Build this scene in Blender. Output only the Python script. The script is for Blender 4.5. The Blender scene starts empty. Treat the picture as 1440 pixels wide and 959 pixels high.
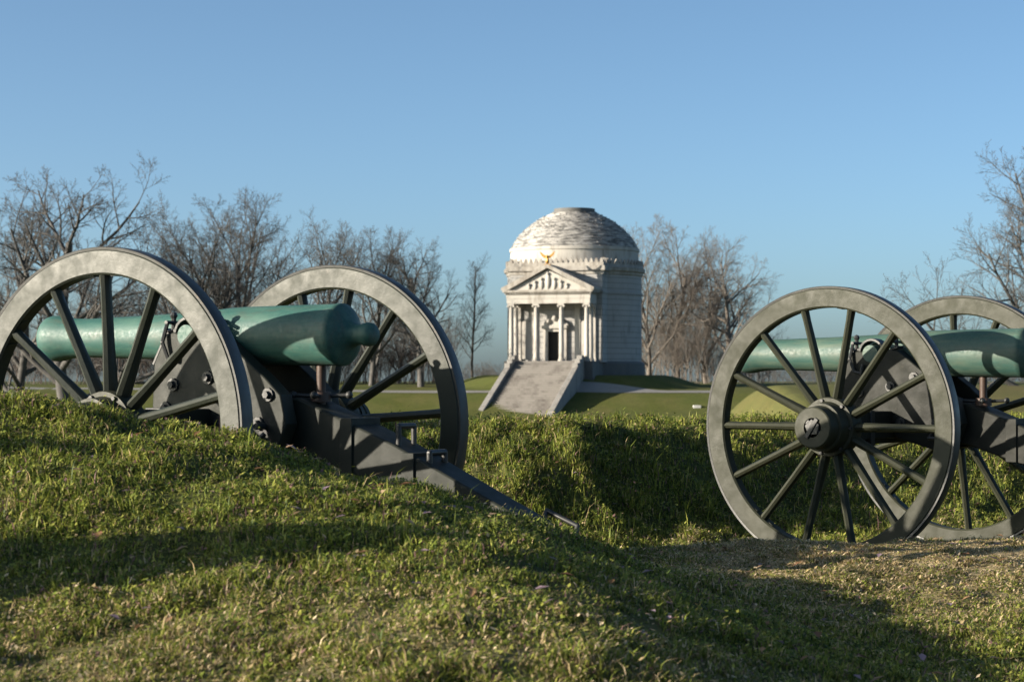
import bpy, bmesh, math, random
import numpy as np
from mathutils import Vector, Matrix
PI = math.pi
random.seed(7)
RNG = np.random.default_rng(11)
SC = bpy.context.scene
C = SC.collection

# ------------------------------------------------------------------ camera
cam_d = bpy.data.cameras.new("camera")
cam = bpy.data.objects.new("camera", cam_d)
C.objects.link(cam)
cam_d.sensor_width = 36.0
cam_d.lens = 2803.0 / 1440.0 * 36.0
cam.location = (0, 0, 0)
cam.rotation_euler = (math.radians(90) + math.atan((528 - 479.5) / 2803.0), 0, 0)
cam_d.clip_start = 0.1
cam_d.clip_end = 6000
cam_d.dof.use_dof = True
cam_d.dof.focus_distance = 9.8
cam_d.dof.aperture_fstop = 8.0
SC.camera = cam

# ------------------------------------------------------------------ light
SUN_EL = math.radians(15.0)
SUN_AZ = math.atan2(-0.960, -0.275)           # the sun stands low, behind the camera and to the left (x, y)
w = bpy.data.worlds.new("World"); SC.world = w
w.use_nodes = True
nt = w.node_tree; nt.nodes.clear()
sky = nt.nodes.new("ShaderNodeTexSky"); sky.sky_type = 'NISHITA'
sky.sun_disc = False
sky.sun_elevation = SUN_EL
sky.sun_rotation = SUN_AZ % (2 * PI)
sky.altitude = 0; sky.air_density = 0.5; sky.dust_density = 1.6; sky.ozone_density = 3.0
bg = nt.nodes.new("ShaderNodeBackground"); bg.inputs[1].default_value = 0.09
out = nt.nodes.new("ShaderNodeOutputWorld")
wb = nt.nodes.new("ShaderNodeMix"); wb.data_type = 'RGBA'; wb.blend_type = 'MULTIPLY'; wb.inputs[0].default_value = 1.0; wb.inputs[7].default_value = (.98, 1.0, .85, 1)   # camera white balance
nt.links.new(sky.outputs[0], wb.inputs[6]); nt.links.new(wb.outputs[2], bg.inputs[0]); nt.links.new(bg.outputs[0], out.inputs[0])
sd = bpy.data.lights.new("sun", 'SUN'); sd.energy = 5.0; sd.angle = math.radians(0.5); sd.color = (1.0, 0.89, 0.74)
sun = bpy.data.objects.new("sun", sd); C.objects.link(sun)
S_TO = Vector((math.sin(SUN_AZ) * math.cos(SUN_EL), math.cos(SUN_AZ) * math.cos(SUN_EL), math.sin(SUN_EL)))
sun.rotation_euler = (-S_TO).to_track_quat('-Z', 'Y').to_euler()
sun.location = (-30, -10, 20)
SC.view_settings.view_transform = 'Standard'
SC.view_settings.look = 'None'
SC.view_settings.exposure = 1.42
SC.view_settings.gamma = 1.0
SC.view_settings.use_curve_mapping = False

# ------------------------------------------------------------------ helpers
class MB:
    """collects shapes and links them as ONE mesh object"""
    def __init__(s): s.v = []; s.f = []
    def add(s, vs, fs):
        o = len(s.v); s.v += [tuple(v) for v in vs]; s.f += [tuple(i + o for i in f) for f in fs]
    def box(s, x0, x1, y0, y1, z0, z1, M=None):
        vs = [Vector((x, y, z)) for z in (z0, z1) for y in (y0, y1) for x in (x0, x1)]
        if M is not None: vs = [M @ v for v in vs]
        s.add(vs, [(0, 2, 3, 1), (4, 5, 7, 6), (0, 1, 5, 4), (2, 6, 7, 3), (0, 4, 6, 2), (1, 3, 7, 5)])
    def tube(s, p0, p1, r0, r1, n=12, cap=True, flat=1.0, ref=None):
        p0 = Vector(p0); p1 = Vector(p1); d = (p1 - p0).normalized()
        ref = Vector(ref) if ref else (Vector((0, 0, 1)) if abs(d.z) < .9 else Vector((1, 0, 0)))
        a = d.cross(ref).normalized(); b = d.cross(a)
        vs = []
        for p, r in ((p0, r0), (p1, r1)):
            for i in range(n):
                t = 2 * PI * i / n
                vs.append(p + a * (math.cos(t) * r) + b * (math.sin(t) * r * flat))
        fs = [(i, (i + 1) % n, n + (i + 1) % n, n + i) for i in range(n)]
        if cap: fs += [tuple(range(n))[::-1], tuple(range(n, 2 * n))]
        s.add(vs, fs)
    def path(s, pts, r, n=8):
        for a, b in zip(pts[:-1], pts[1:]): s.tube(a, b, r, r, n)
        for p in pts[1:-1]: s.ball(p, r * 1.02, 6)
    def lathe(s, prof, axis='x', n=40, org=(0, 0, 0), arc=None, close=False):
        org = Vector(org); m = len(prof); vs = []
        full = arc is None; a0, a1 = arc or (0, 2 * PI); k = n if full else n + 1
        for i in range(k):
            t = a0 + (a1 - a0) * i / n
            for (h, r) in prof:
                c, q = math.cos(t) * r, math.sin(t) * r
                vs.append(org + (Vector((h, c, q)) if axis == 'x' else Vector((c, h, q)) if axis == 'y' else Vector((c, q, h))))
        fs = []
        for i in range(n):
            j = (i + 1) % k
            for e in range(m if close else m - 1):
                g = (e + 1) % m
                fs.append((i * m + e, i * m + g, j * m + g, j * m + e))
        if not full and close: fs += [tuple(range(m)), tuple((k - 1) * m + e for e in range(m))[::-1]]
        s.add(vs, fs)
    def ball(s, c, r, n=8, sc=(1, 1, 1)):
        c = Vector(c); m = max(4, n // 2); vs = []; fs = []
        for i in range(m + 1):
            th = PI * i / m
            for j in range(n):
                ph = 2 * PI * j / n
                vs.append(c + Vector((r * sc[0] * math.sin(th) * math.cos(ph), r * sc[1] * math.sin(th) * math.sin(ph), r * sc[2] * math.cos(th))))
        for i in range(m):
            for j in range(n):
                k = (j + 1) % n
                fs.append((i * n + j, (i + 1) * n + j, (i + 1) * n + k, i * n + k))
        s.add(vs, fs)
    def prism(s, poly, y0, y1, plane='xz'):
        n = len(poly)
        mk = (lambda a, b, y: (a, y, b)) if plane == 'xz' else (lambda a, b, y: (a, b, y)) if plane == 'xy' else (lambda a, b, y: (y, a, b))
        vs = [mk(a, b, y0) for a, b in poly] + [mk(a, b, y1) for a, b in poly]
        s.add(vs, [tuple(range(n)), tuple(range(2 * n - 1, n - 1, -1))] + [(i, n + i, n + (i + 1) % n, (i + 1) % n) for i in range(n)])
    def build(s, name, m, parent=None, smooth=35, bevel=0, M=None):
        me = bpy.data.meshes.new(name)
        vs = s.v if M is None else [tuple(M @ Vector(v)) for v in s.v]
        me.from_pydata(vs, [], s.f)
        bm = bmesh.new(); bm.from_mesh(me)
        bmesh.ops.remove_doubles(bm, verts=bm.verts, dist=1e-5)
        bmesh.ops.recalc_face_normals(bm, faces=bm.faces)
        bm.to_mesh(me); bm.free()
        me.materials.append(m)
        if smooth:
            me.shade_smooth(); me.set_sharp_from_angle(angle=math.radians(smooth))
        o = bpy.data.objects.new(name, me); C.objects.link(o)
        if parent is not None: o.parent = parent
        if bevel:
            b = o.modifiers.new("bevel", 'BEVEL'); b.width = bevel; b.segments = 2; b.limit_method = 'ANGLE'; b.angle_limit = math.radians(40)
        return o

def np_mesh(name, V, F, mats, parent=None, col=None, smooth=False):
    """V (n,3), F (m,k) -> mesh object, optional point colours"""
    me = bpy.data.meshes.new(name)
    k = F.shape[1]
    me.vertices.add(len(V)); me.vertices.foreach_set("co", np.ascontiguousarray(V, dtype=np.float32).ravel())
    me.loops.add(F.size); me.loops.foreach_set("vertex_index", np.ascontiguousarray(F, dtype=np.int32).ravel())
    me.polygons.add(len(F))
    me.polygons.foreach_set("loop_start", np.arange(0, F.size, k, dtype=np.int32))
    if smooth: me.polygons.foreach_set("use_smooth", np.ones(len(F), dtype=bool))
    me.update(calc_edges=True)
    if col is not None:
        a = me.color_attributes.new("tint", 'FLOAT_COLOR', 'POINT')
        c4 = np.ones((len(V), 4), dtype=np.float32); c4[:, :3] = col
        a.data.foreach_set("color", c4.ravel())
    me.materials.append(mats)
    o = bpy.data.objects.new(name, me); C.objects.link(o)
    if parent is not None: o.parent = parent
    return o

def tag(o, label=None, cat=None, group=None, kind=None):
    if label: o['label'] = label
    if cat: o['category'] = cat
    if group: o['group'] = group
    if kind: o['kind'] = kind
    return o
def empty(name, loc=(0, 0, 0), rz=0, label=None, cat=None, group=None, sc=1):
    o = bpy.data.objects.new(name, None); C.objects.link(o)
    o.location = loc; o.rotation_euler = (0, 0, rz); o.scale = (sc,) * 3; o.empty_display_size = .2
    return tag(o, label, cat, group)
def repeat(o, locs):
    """the first location moves o itself, the rest get copies under the same parent"""
    o.location = locs[0]
    for l in locs[1:]:
        c = o.copy(); C.objects.link(c); c.parent = o.parent; c.location = l
def copy_tree(o, parent=None):
    c = o.copy(); C.objects.link(c); c.parent = parent
    for ch in list(o.children): copy_tree(ch, c)
    return c

# value noise in numpy
_G = RNG.random((256, 256)).astype(np.float64)
def vnoise(x, y):
    xi = np.floor(x).astype(int); yi = np.floor(y).astype(int); fx = x - xi; fy = y - yi
    fx = fx * fx * (3 - 2 * fx); fy = fy * fy * (3 - 2 * fy)
    g = lambda a, b: _G[a & 255, b & 255]
    return (g(xi, yi) * (1 - fx) * (1 - fy) + g(xi + 1, yi) * fx * (1 - fy) + g(xi, yi + 1) * (1 - fx) * fy + g(xi + 1, yi + 1) * fx * fy)
def fbm(x, y, o=4):
    s = 0; a = .5; t = 0
    for i in range(o):
        s = s + a * vnoise(x * 2 ** i + 17.3 * i, y * 2 ** i + 5.1 * i); t += a; a *= .5
    return s / t

# ------------------------------------------------------------------ materials
class NT:
    def __init__(s, name):
        s.m = bpy.data.materials.new(name); s.m.use_nodes = True; s.t = s.m.node_tree; s.t.nodes.clear()
        s.o = s.n("ShaderNodeOutputMaterial"); s.b = s.n("ShaderNodeBsdfPrincipled"); s.l(s.b.outputs[0], s.o.inputs[0])
    def n(s, k, **kw):
        x = s.t.nodes.new(k)
        for a, v in kw.items(): setattr(x, a, v)
        return x
    def l(s, a, b): s.t.links.new(a, b)
    def coord(s, kind='Object', scale=(1, 1, 1)):
        c = s.n("ShaderNodeTexCoord"); mp = s.n("ShaderNodeMapping"); mp.inputs['Scale'].default_value = scale
        s.l(c.outputs[kind], mp.inputs[0]); return mp.outputs[0]
    def noise(s, vec, scale, detail=4, rough=.55):
        x = s.n("ShaderNodeTexNoise"); x.inputs['Scale'].default_value = scale; x.inputs['Detail'].default_value = detail
        x.inputs['Roughness'].default_value = rough; s.l(vec, x.inputs['Vector']); return x.outputs[0]
    def ramp(s, fac, stops):
        x = s.n("ShaderNodeValToRGB"); e = x.color_ramp.elements
        while len(e) > 1: e.remove(e[-1])
        e[0].position = stops[0][0]; e[0].color = (*stops[0][1], 1) if len(stops[0][1]) == 3 else stops[0][1]
        for p, c in stops[1:]:
            k = e.new(p); k.color = (*c, 1)
        s.l(fac, x.inputs[0]); return x.outputs[0]
    def mix(s, fac, a, b, mode='MIX'):
        x = s.n("ShaderNodeMix", data_type='RGBA', blend_type=mode)
        if isinstance(fac, (int, float)): x.inputs[0].default_value = fac
        else: s.l(fac, x.inputs[0])
        for i, v in ((6, a), (7, b)):
            if isinstance(v, tuple): x.inputs[i].default_value = (*v, 1)
            else: s.l(v, x.inputs[i])
        return x.outputs[2]
    def bump(s, h, strength=.3, dist=.01):
        x = s.n("ShaderNodeBump"); x.inputs['Strength'].default_value = strength; x.inputs['Distance'].default_value = dist
        s.l(h, x.inputs['Height']); s.l(x.outputs[0], s.b.inputs['Normal']); return x
    def set(s, **kw):
        for k, v in kw.items():
            i = s.b.inputs[{'rough': 'Roughness', 'metal': 'Metallic', 'spec': 'Specular IOR Level', 'col': 'Base Color'}[k]]
            if isinstance(v, (int, float)): i.default_value = v
            elif isinstance(v, tuple): i.default_value = (*v, 1)
            else: s.l(v, i)
G3 = lambda g: (g, g, g)
dim = lambda c, k: tuple(x * k for x in c)

def paint(name, a, b, worn, rough=(.3, .6), spec=.5, wear=.66):
    """old painted wood or iron: mottled colour, chips, brush relief"""
    a, b, worn = dim(a, .66), dim(b, .66), dim(worn, .8)
    m = NT(name); v = m.coord()
    n1 = m.noise(v, 5, 5); n2 = m.noise(v, 14, 6, .6); n3 = m.noise(v, 11, 7, .72)
    base = m.mix(m.ramp(n1, [(.35, G3(0)), (.65, G3(1))]), a, b)
    col = m.mix(m.ramp(n3, [(wear, G3(0)), (wear + .06, G3(1))]), base, worn)
    m.set(col=col, rough=m.ramp(n2, [(.3, G3(rough[0])), (.7, G3(rough[1]))]), spec=spec)
    add = m.n("ShaderNodeMath", operation='MULTIPLY_ADD'); m.l(n2, add.inputs[0]); add.inputs[1].default_value = .5; m.l(n3, add.inputs[2])
    m.bump(add.outputs[0], .35, .004)
    return m.m
M_paintL = paint("olive_paint_glossy", (.028, .034, .024), (.040, .046, .032), (.075, .07, .055), (.40, .66), .37, .64)
M_paintR = paint("olive_paint_matte", (.024, .027, .013), (.034, .037, .019), (.065, .060, .042), (.50, .72), .35, .66)
M_body = paint("shaded_dark_olive_paint", (.018, .022, .017), (.028, .032, .024), (.07, .067, .055), (.5, .7), .28, .64)  # dark olive, deepened to carry the near wheel's shadow on the stock
M_bodyR = paint("shade_black_carriage_paint", (.012, .014, .011), (.022, .024, .018), (.06, .056, .044), (.5, .7), .22, .64)  # near-black tone puts the near wheel's shade into the carriage colour
M_iron = paint("black_iron", (.022, .024, .024), (.035, .036, .034), (.06, .05, .04), (.35, .6), .5, .62)
M_tyre = paint("iron_tyre", (.04, .042, .042), (.06, .06, .055), (.10, .08, .06), (.35, .55), .5, .62)
M_rust = paint("rusty_screw_steel", (.06, .035, .025), (.09, .052, .036), (.07, .04, .03), (.45, .7), .4, .6)
M_hole = NT("unlit_hole_black"); M_hole.set(col=(.006, .006, .006), rough=.9); M_hole = M_hole.m  # black stands in for the shade inside bore and doorway

def bronze(name, a, b, c):
    a, b, c = dim(a, .68), dim(b, .68), dim(c, .68)
    m = NT(name); v = m.coord('Object', (1, 1, 1)); v2 = m.coord('Object', (1, 7, 7))
    n1 = m.noise(v, 4, 5); n2 = m.noise(v2, 3, 6, .65); n3 = m.noise(v, 60, 4, .6)
    base = m.mix(m.ramp(n1, [(.35, G3(0)), (.65, G3(1))]), a, b)
    col = m.mix(m.ramp(n2, [(.46, G3(0)), (.66, G3(1))]), base, c)
    n4 = m.noise(m.coord('Object', (2, 9, 3)), 2.2, 6, .7); col = m.mix(m.ramp(n4, [(.50, G3(0)), (.68, G3(.75))]), col, (.045, .065, .05))
    m.set(col=col, rough=m.ramp(n3, [(.3, G3(.48)), (.7, G3(.72))]), spec=.5)
    m.bump(n3, .2, .002); return m.m
M_bronL = bronze("green_patina_bronze", (.020, .095, .080), (.032, .122, .100), (.06, .15, .115))
M_bronR = bronze("dull_green_patina_bronze", (.028, .090, .074), (.048, .115, .090), (.09, .14, .10))

def marble(name, base, dark, grime, lo=.52, hi=.68, course=0.0, rough=.7, streak=True, sc=1.3):
    base, dark = dim(base, .65), dim(dark, .62)
    m = NT(name); v = m.coord('Object'); n1 = m.noise(v, .35, 4); n2 = m.noise(m.coord('Object', (1, 1, (.25 if streak is True else streak))), sc, 6, .7); n3 = m.noise(v, 7, 4)
    col = m.mix(m.ramp(n1, [(.3, G3(0)), (.7, G3(1))]), base, tuple(x * .86 for x in base))
    col = m.mix(m.ramp(n2, [(lo, G3(0)), (hi, G3(grime))]), col, dark)
    if course:
        sep = m.n("ShaderNodeSeparateXYZ"); m.l(m.coord('Object'), sep.inputs[0])
        dv = m.n("ShaderNodeMath", operation='DIVIDE'); m.l(sep.outputs[2], dv.inputs[0]); dv.inputs[1].default_value = course
        fr = m.n("ShaderNodeMath", operation='FRACT'); m.l(dv.outputs[0], fr.inputs[0])
        j = m.ramp(fr.outputs[0], [(0, G3(0)), (.03, G3(0)), (.10, G3(1)), (.93, G3(1)), (1, G3(0))])
        fl = m.n("ShaderNodeMath", operation='FLOOR'); m.l(dv.outputs[0], fl.inputs[0])
        wn = m.n("ShaderNodeTexWhiteNoise", noise_dimensions='1D'); m.l(fl.outputs[0], wn.inputs['W'])
        col = m.mix(m.ramp(wn.outputs[0], [(0, G3(0)), (1, G3(.22))]), col, tuple(x * .75 for x in base))
        col = m.mix(j, tuple(x * .5 for x in base), col)
        m.bump(j, .6, .03)
    else: m.bump(n3, .3, .02)
    m.set(col=col, rough=rough, spec=.3); return m.m
M_marble = marble("white_marble", (.60, .57, .52), (.30, .27, .23), .8)
M_wall = marble("coursed_marble_wall", (.50, .49, .47), (.25, .245, .235), .75, course=.62)
M_dome = marble("lichen_stained_dome_stone", (.54, .52, .49), (.10, .098, .095), .9, .42, .58, streak=5.0, sc=.8)
M_dcorn = marble("stained_cornice_stone", (.50, .47, .42), (.20, .17, .14), .75, .42, .62)
M_stair = marble("weathered_granite_steps", (.29, .27, .245), (.085, .07, .062), .75, .48, .66, sc=.55, course=1.62 / 7)
M_swall = marble("pale_stair_wall_stone", (.36, .345, .32), (.16, .145, .13), .8)
M_plinth = marble("grey_granite_plinth", (.17, .168, .16), (.12, .12, .12), .6, .45, .65)
M_gold = NT("gilt_bronze"); M_gold.set(col=(.50, .27, .07), rough=.35, metal=.7); M_gold = M_gold.m
M_path = marble("concrete_path", (.34, .33, .31), (.25, .24, .22), .5)
M_gravestone = marble("white_stone_marker", (.75, .74, .70), (.4, .38, .34), .4)

def bark(name, a, b):
    a, b = dim(a, .68), dim(b, .68)
    m = NT(name); n = m.noise(m.coord('Object', (1, 1, .3)), 3, 5)
    m.set(col=m.mix(m.ramp(n, [(.35, G3(0)), (.65, G3(1))]), a, b), rough=.9, spec=.15); return m.m
M_bark = bark("grey_brown_bark", (.098, .094, .090), (.150, .143, .134))
M_bark_pale = bark("pale_brown_bark", (.165, .145, .125), (.24, .21, .182))
M_bark_dark = bark("dark_bark", (.06, .052, .046), (.095, .083, .072))
M_brush = bark("red_brown_brush", (.095, .08, .072), (.145, .122, .108))

# tinted foliage material (tint = the plant's own colour)
m = NT("grass_blades")
at = m.n("ShaderNodeAttribute", attribute_name="tint"); m.set(col=at.outputs['Color'], rough=.6, spec=.25)
tr = m.n("ShaderNodeBsdfTranslucent"); m.l(at.outputs['Color'], tr.inputs[0])
mx = m.n("ShaderNodeMixShader"); mx.inputs[0].default_value = .35
m.l(m.b.outputs[0], mx.inputs[1]); m.l(tr.outputs[0], mx.inputs[2]); m.l(mx.outputs[0], m.o.inputs[0])
M_grass = m.m
m = NT("turf_ground")
at = m.n("ShaderNodeAttribute", attribute_name="tint"); v = m.coord('Object')
n1 = m.noise(v, 9, 6, .7); n2 = m.noise(v, .35, 5, .6)
col = m.mix(m.ramp(n1, [(.3, G3(.0)), (.7, G3(.9))]), at.outputs['Color'], (.55, .5, .42), 'MULTIPLY')
col = m.mix(m.ramp(n2, [(.40, G3(0)), (.62, G3(.45))]), col, (.13, .115, .045))
n5 = m.noise(m.coord('Object', (1, .25, 1)), .12, 6, .7); col = m.mix(m.ramp(n5, [(.40, G3(0)), (.60, G3(.55))]), col, (.065, .085, .022))
n6 = m.noise(v, 2.2, 5, .8); col = m.mix(m.ramp(n6, [(.45, G3(0)), (.60, G3(.35))]), col, (.045, .05, .02))
m.set(col=col, rough=.95, spec=.1); m.bump(n1, .7, .03)
M_turf = m.m

# ------------------------------------------------------------------ terrain
KX = np.array([-9, -3, -1.83, -1.37, -.96, -.56, -.25, .15, .33, .57, .71, 1.1, 1.5, 12.])
ROWS = [
 (-60, [-2.2] * 14),
 (0.0, [-1.25] * 14),
 (2.6, [-.95] * 14),
 (3.6, [-.84, -.84, -.84, -.84, -.84, -.83, -.82, -.81, -.82, -.85, -.87, -.90, -.91, -.91]),
 (4.4, [-.69, -.69, -.69, -.69, -.69, -.68, -.67, -.69, -.74, -.80, -.84, -.90, -.91, -.91]),
 (5.0, [-.56, -.57, -.57, -.57, -.575, -.575, -.555, -.60, -.665, -.75, -.80, -.89, -.90, -.90]),
 (5.6, [-.42, -.44, -.45, -.46, -.47, -.47, -.465, -.54, -.615, -.71, -.77, -.875, -.90, -.90]),
 (6.3, [-.14, -.19, -.235, -.27, -.31, -.365, -.415, -.55, -.625, -.715, -.77, -.865, -.88, -.88]),
 (7.1, [.00, -.04, -.097, -.165, -.225, -.355, -.435, -.57, -.632, -.70, -.74, -.82, -.84, -.84]),
 (7.5, [-.40, -.40, -.42, -.45, -.50, -.58, -.64, -.71, -.74, -.78, -.78, -.80, -.81, -.81]),
 (8.0, [-.93, -.93, -.93, -.93, -.93, -.93, -.91, -.84, -.80, -.79, -.785, -.785, -.785, -.785]),
 (8.6, [-.94, -.94, -.94, -.94, -.94, -.94, -.94, -.90, -.85, -.80, -.785, -.775, -.765, -.765]),
 (9.3, [-.95, -.95, -.95, -.95, -.95, -.95, -.95, -.92, -.87, -.80, -.78, -.77, -.765, -.765]),
 (9.9, [-.96, -.96, -.96, -.96, -.96, -.96, -.96, -.95, -.95, -.95, -.95, -.95, -.95, -.95]),
 (12.5, [-.98] * 14),
 (13.2, [-.88] * 14),
 (14.1, [-.50] * 14),
 (14.9, [-.335] * 14),
 (16.5, [-.46] * 14),
 (30, [-1.8] * 14), (60, [-3.9] * 14), (120, [-6.2] * 14), (180, [-5.8] * 14), (205, [-4.75] * 14),
 (210.5, [-4.2] * 14), (218.6, [-1.85] * 14), (221.5, [-1.62] * 14), (235, [-1.1] * 14), (260, [-1.1] * 14), (400, [-3.0] * 14), (900, [-5.0] * 14), (4000, [-12.0] * 14)]
KY = np.array([r[0] for r in ROWS]); TB = np.array([r[1] for r in ROWS])
def pchip(xk, yk, x):
    """monotone cubic along axis 0 of yk; x 1-d, yk (n, m) -> (len(x), m)"""
    h = np.diff(xk); d = np.diff(yk, axis=0) / h[:, None]
    mm = np.zeros_like(yk)
    w1 = (2 * h[1:] + h[:-1])[:, None]; w2 = (h[1:] + 2 * h[:-1])[:, None]
    with np.errstate(divide='ignore', invalid='ignore'):
        hm = (w1 + w2) / (w1 / d[:-1] + w2 / d[1:])
    mm[1:-1] = np.where(d[:-1] * d[1:] > 0, hm, 0); mm = np.nan_to_num(mm)
    mm[0] = d[0]; mm[-1] = d[-1]
    i = np.clip(np.searchsorted(xk, x) - 1, 0, len(xk) - 2); t = ((x - xk[i]) / h[i])[:, None]; hh = h[i][:, None]
    t2 = t * t; t3 = t2 * t
    return (2 * t3 - 3 * t2 + 1) * yk[i] + (t3 - 2 * t2 + t) * hh * mm[i] + (-2 * t3 + 3 * t2) * yk[i + 1] + (t3 - t2) * hh * mm[i + 1]
FXK = np.concatenate([np.linspace(-9, 12, 421)])
FY = np.concatenate([np.linspace(-60, 3, 64), np.arange(3.05, 18, .05), np.geomspace(18.1, 4000, 400)])
_t = pchip(KY, TB, FY)                      # (len FY, 14)
_tab = pchip(KX, _t.T.copy(), FXK).T        # (len FY, len FXK)
MC = Vector((7.33, 233.6))
def smooth01(t): t = np.clip(t, 0, 1); return t * t * (3 - 2 * t)
def height(x, y, rough=True):
    x = np.asarray(x, float); y0_ = y = np.asarray(y, float)
    # the bank stands closer behind the left gun and draws back behind the right one
    sh = np.interp(x, [-9, -3, -1, 0, .4, .9, 1.4, 2.0, 3.4, 9], [1.6, 1.9, 2.2, 2.6, 2.4, 1.75, 1.2, .65, 0, 0])
    wv = smooth01((y - 8.9) / 1.6) * (1 - smooth01((y - 13) / 14))
    y = y + sh * wv
    xc = np.clip(x, FXK[0], FXK[-1]); j = np.clip(np.searchsorted(FY, y) - 1, 0, len(FY) - 2)
    ty = np.clip((y - FY[j]) / (FY[j + 1] - FY[j]), 0, 1)
    fi = (xc - FXK[0]) / (FXK[1] - FXK[0]); i = np.clip(fi.astype(int), 0, len(FXK) - 2); tx = fi - i
    z = (_tab[j, i] * (1 - tx) + _tab[j, i + 1] * tx) * (1 - ty) + (_tab[j + 1, i] * (1 - tx) + _tab[j + 1, i + 1] * tx) * ty
    y = y0_
    z = z + .02 * sh / 2.6 * smooth01((y - 9.4) / 1.6) * (1 - smooth01((y - 13) / 8))
    # knoll on the right, mound of the monument
    far = smooth01((y - 20) / 20)
    z = z + far * 4.6 * smooth01((x - 6.6) / 4.2) * np.exp(-((y - 84) / 22) ** 2)
    z = z + far * 2.6 * np.exp(-((x + 16) / 9.0) ** 2 - ((y - 150) / 30) ** 2)
    z = z + 1.15 * np.exp(-((x + 3.3) / .65) ** 2 - ((y - 4.78) / .30) ** 2) + .62 * np.exp(-((x + 3.2) / .55) ** 2 - ((y - 5.92) / .24) ** 2)  # two unseen hillocks at left, added to throw shadow bands over the mound
    z = z + 1.9 * np.exp(-((x + 4.5) / 1.0) ** 2 - ((y - 11.4) / 1.0) ** 2)  # unseen earth hump beyond the left edge, added to shade the bank
    z = z - .035 * smooth01((x - 2.0) / .6) * np.exp(-((y - 8.3) / .085) ** 2)  # faint groove, shaped to give the straw a thin shadow line
    r = np.hypot(x - MC.x, y - MC.y)
    top = 0.05
    k = smooth01((16.0 - r) / 5.8)
    z = z * (1 - k) + top * k
    if rough:
        near = smooth01((26 - y) / 8)
        z = z + near * ((fbm(x * 1.7, y * 1.7, 3) - .5) * .06 + (fbm(x * 5.5, y * 5.5, 3) - .5) * (.06 + .09 * smooth01((y - 10.2) / .8)))
        z = z + (1 - near) * (fbm(x * .06, y * .06, 3) - .5) * .5 * (1 - k)
    return z
def hz(x, y): return float(height(np.array([x]), np.array([y]))[0])
def dryness(x, y):
    """0 green .. 1 straw"""
    a = smooth01((x - .35 + .5 * (fbm(x * 1.3, y * 1.3, 3) - .5)) / .7) * smooth01((y - 5.8) / 1.8) * smooth01((9.75 - y) / .5)
    a = a * (.55 + .45 * smooth01((y - 7.2) / 1.2))
    b = smooth01((fbm(x * 1.1 + 9, y * 1.1, 4) - .5) * 5) * .45
    b = b * smooth01((13 - y) / 1.0)
    b2 = .40 * smooth01((5.6 - y) / 1.0) * (.4 + fbm(x * 2, y * 2, 3))
    return np.clip(np.maximum(np.maximum(a, b), b2), 0, 1)

gx = np.concatenate([-np.geomspace(9, 2500, 60)[::-1], np.arange(-8.8, -4.4, .2), np.arange(-4.3, 6.5, .045), np.arange(6.6, 12, .2), np.geomspace(12.2, 2500, 70)])
gx = np.unique(np.round(np.concatenate([gx, np.arange(-12, 45, 1.0)]), 4))
gy = np.concatenate([-np.geomspace(1, 60, 14)[::-1], np.arange(-.5, 4, .25), np.arange(4, 16.5, .045), np.geomspace(16.6, 200, 90), np.arange(201, 262, 1.0), np.geomspace(264, 4000, 60)])
GX, GY = np.meshgrid(gx, gy)
GZ = height(GX, GY)
nx, ny = len(gx), len(gy)
idx = np.arange(nx * ny).reshape(ny, nx)
F = np.stack([idx[:-1, :-1], idx[:-1, 1:], idx[1:, 1:], idx[1:, :-1]], -1).reshape(-1, 4)
D = dryness(GX, GY)[..., None]
green = np.array([.062, .075, .024]); straw = np.array([.44, .36, .23]); lawn = np.array([.092, .105, .026]); lawn2 = np.array([.13, .108, .046])
near = smooth01((16.5 - GY) / 2.5)[..., None]
kn = np.exp(-((GX - 21) / 12.0) ** 2 - ((GY - 84) / 26) ** 2)[..., None]
kn = smooth01((GX - 6.0) / 4.2)[..., None] * np.exp(-((GY - 84) / 30) ** 2)[..., None]
farc = lawn * (1 - np.clip(kn * 1.1, 0, .85)) + lawn2 * np.clip(kn * 1.1, 0, .85)
col = (green * (1 - D) + straw * D) * near + farc * (1 - near)
ground = np_mesh("ground", np.stack([GX, GY, GZ], -1).reshape(-1, 3), F, M_turf, col=col.reshape(-1, 3), smooth=True)
tag(ground, kind='structure')

# footpath that passes the monument at the foot of its bank
def strip(name, xs, yc, wd, mat, dz=.03):
    V = []; Fq = []
    for i, x in enumerate(xs):
        for k in range(5):
            y = yc(x) + (k / 4 - .5) * wd; V.append((x, y, hz(x, y) + dz))
    for i in range(len(xs) - 1):
        for k in range(4):
            a = i * 5 + k; Fq.append((a, a + 1, a + 6, a + 5))
    return np_mesh(name, np.array(V), np.array(Fq), mat, smooth=True)
pth = strip("path", list(np.arange(-60, 24, 1.0)), lambda x: 219.6 + .0016 * (x - 6) ** 2, 2.4, M_path)
tag(pth, kind='structure')

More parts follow.
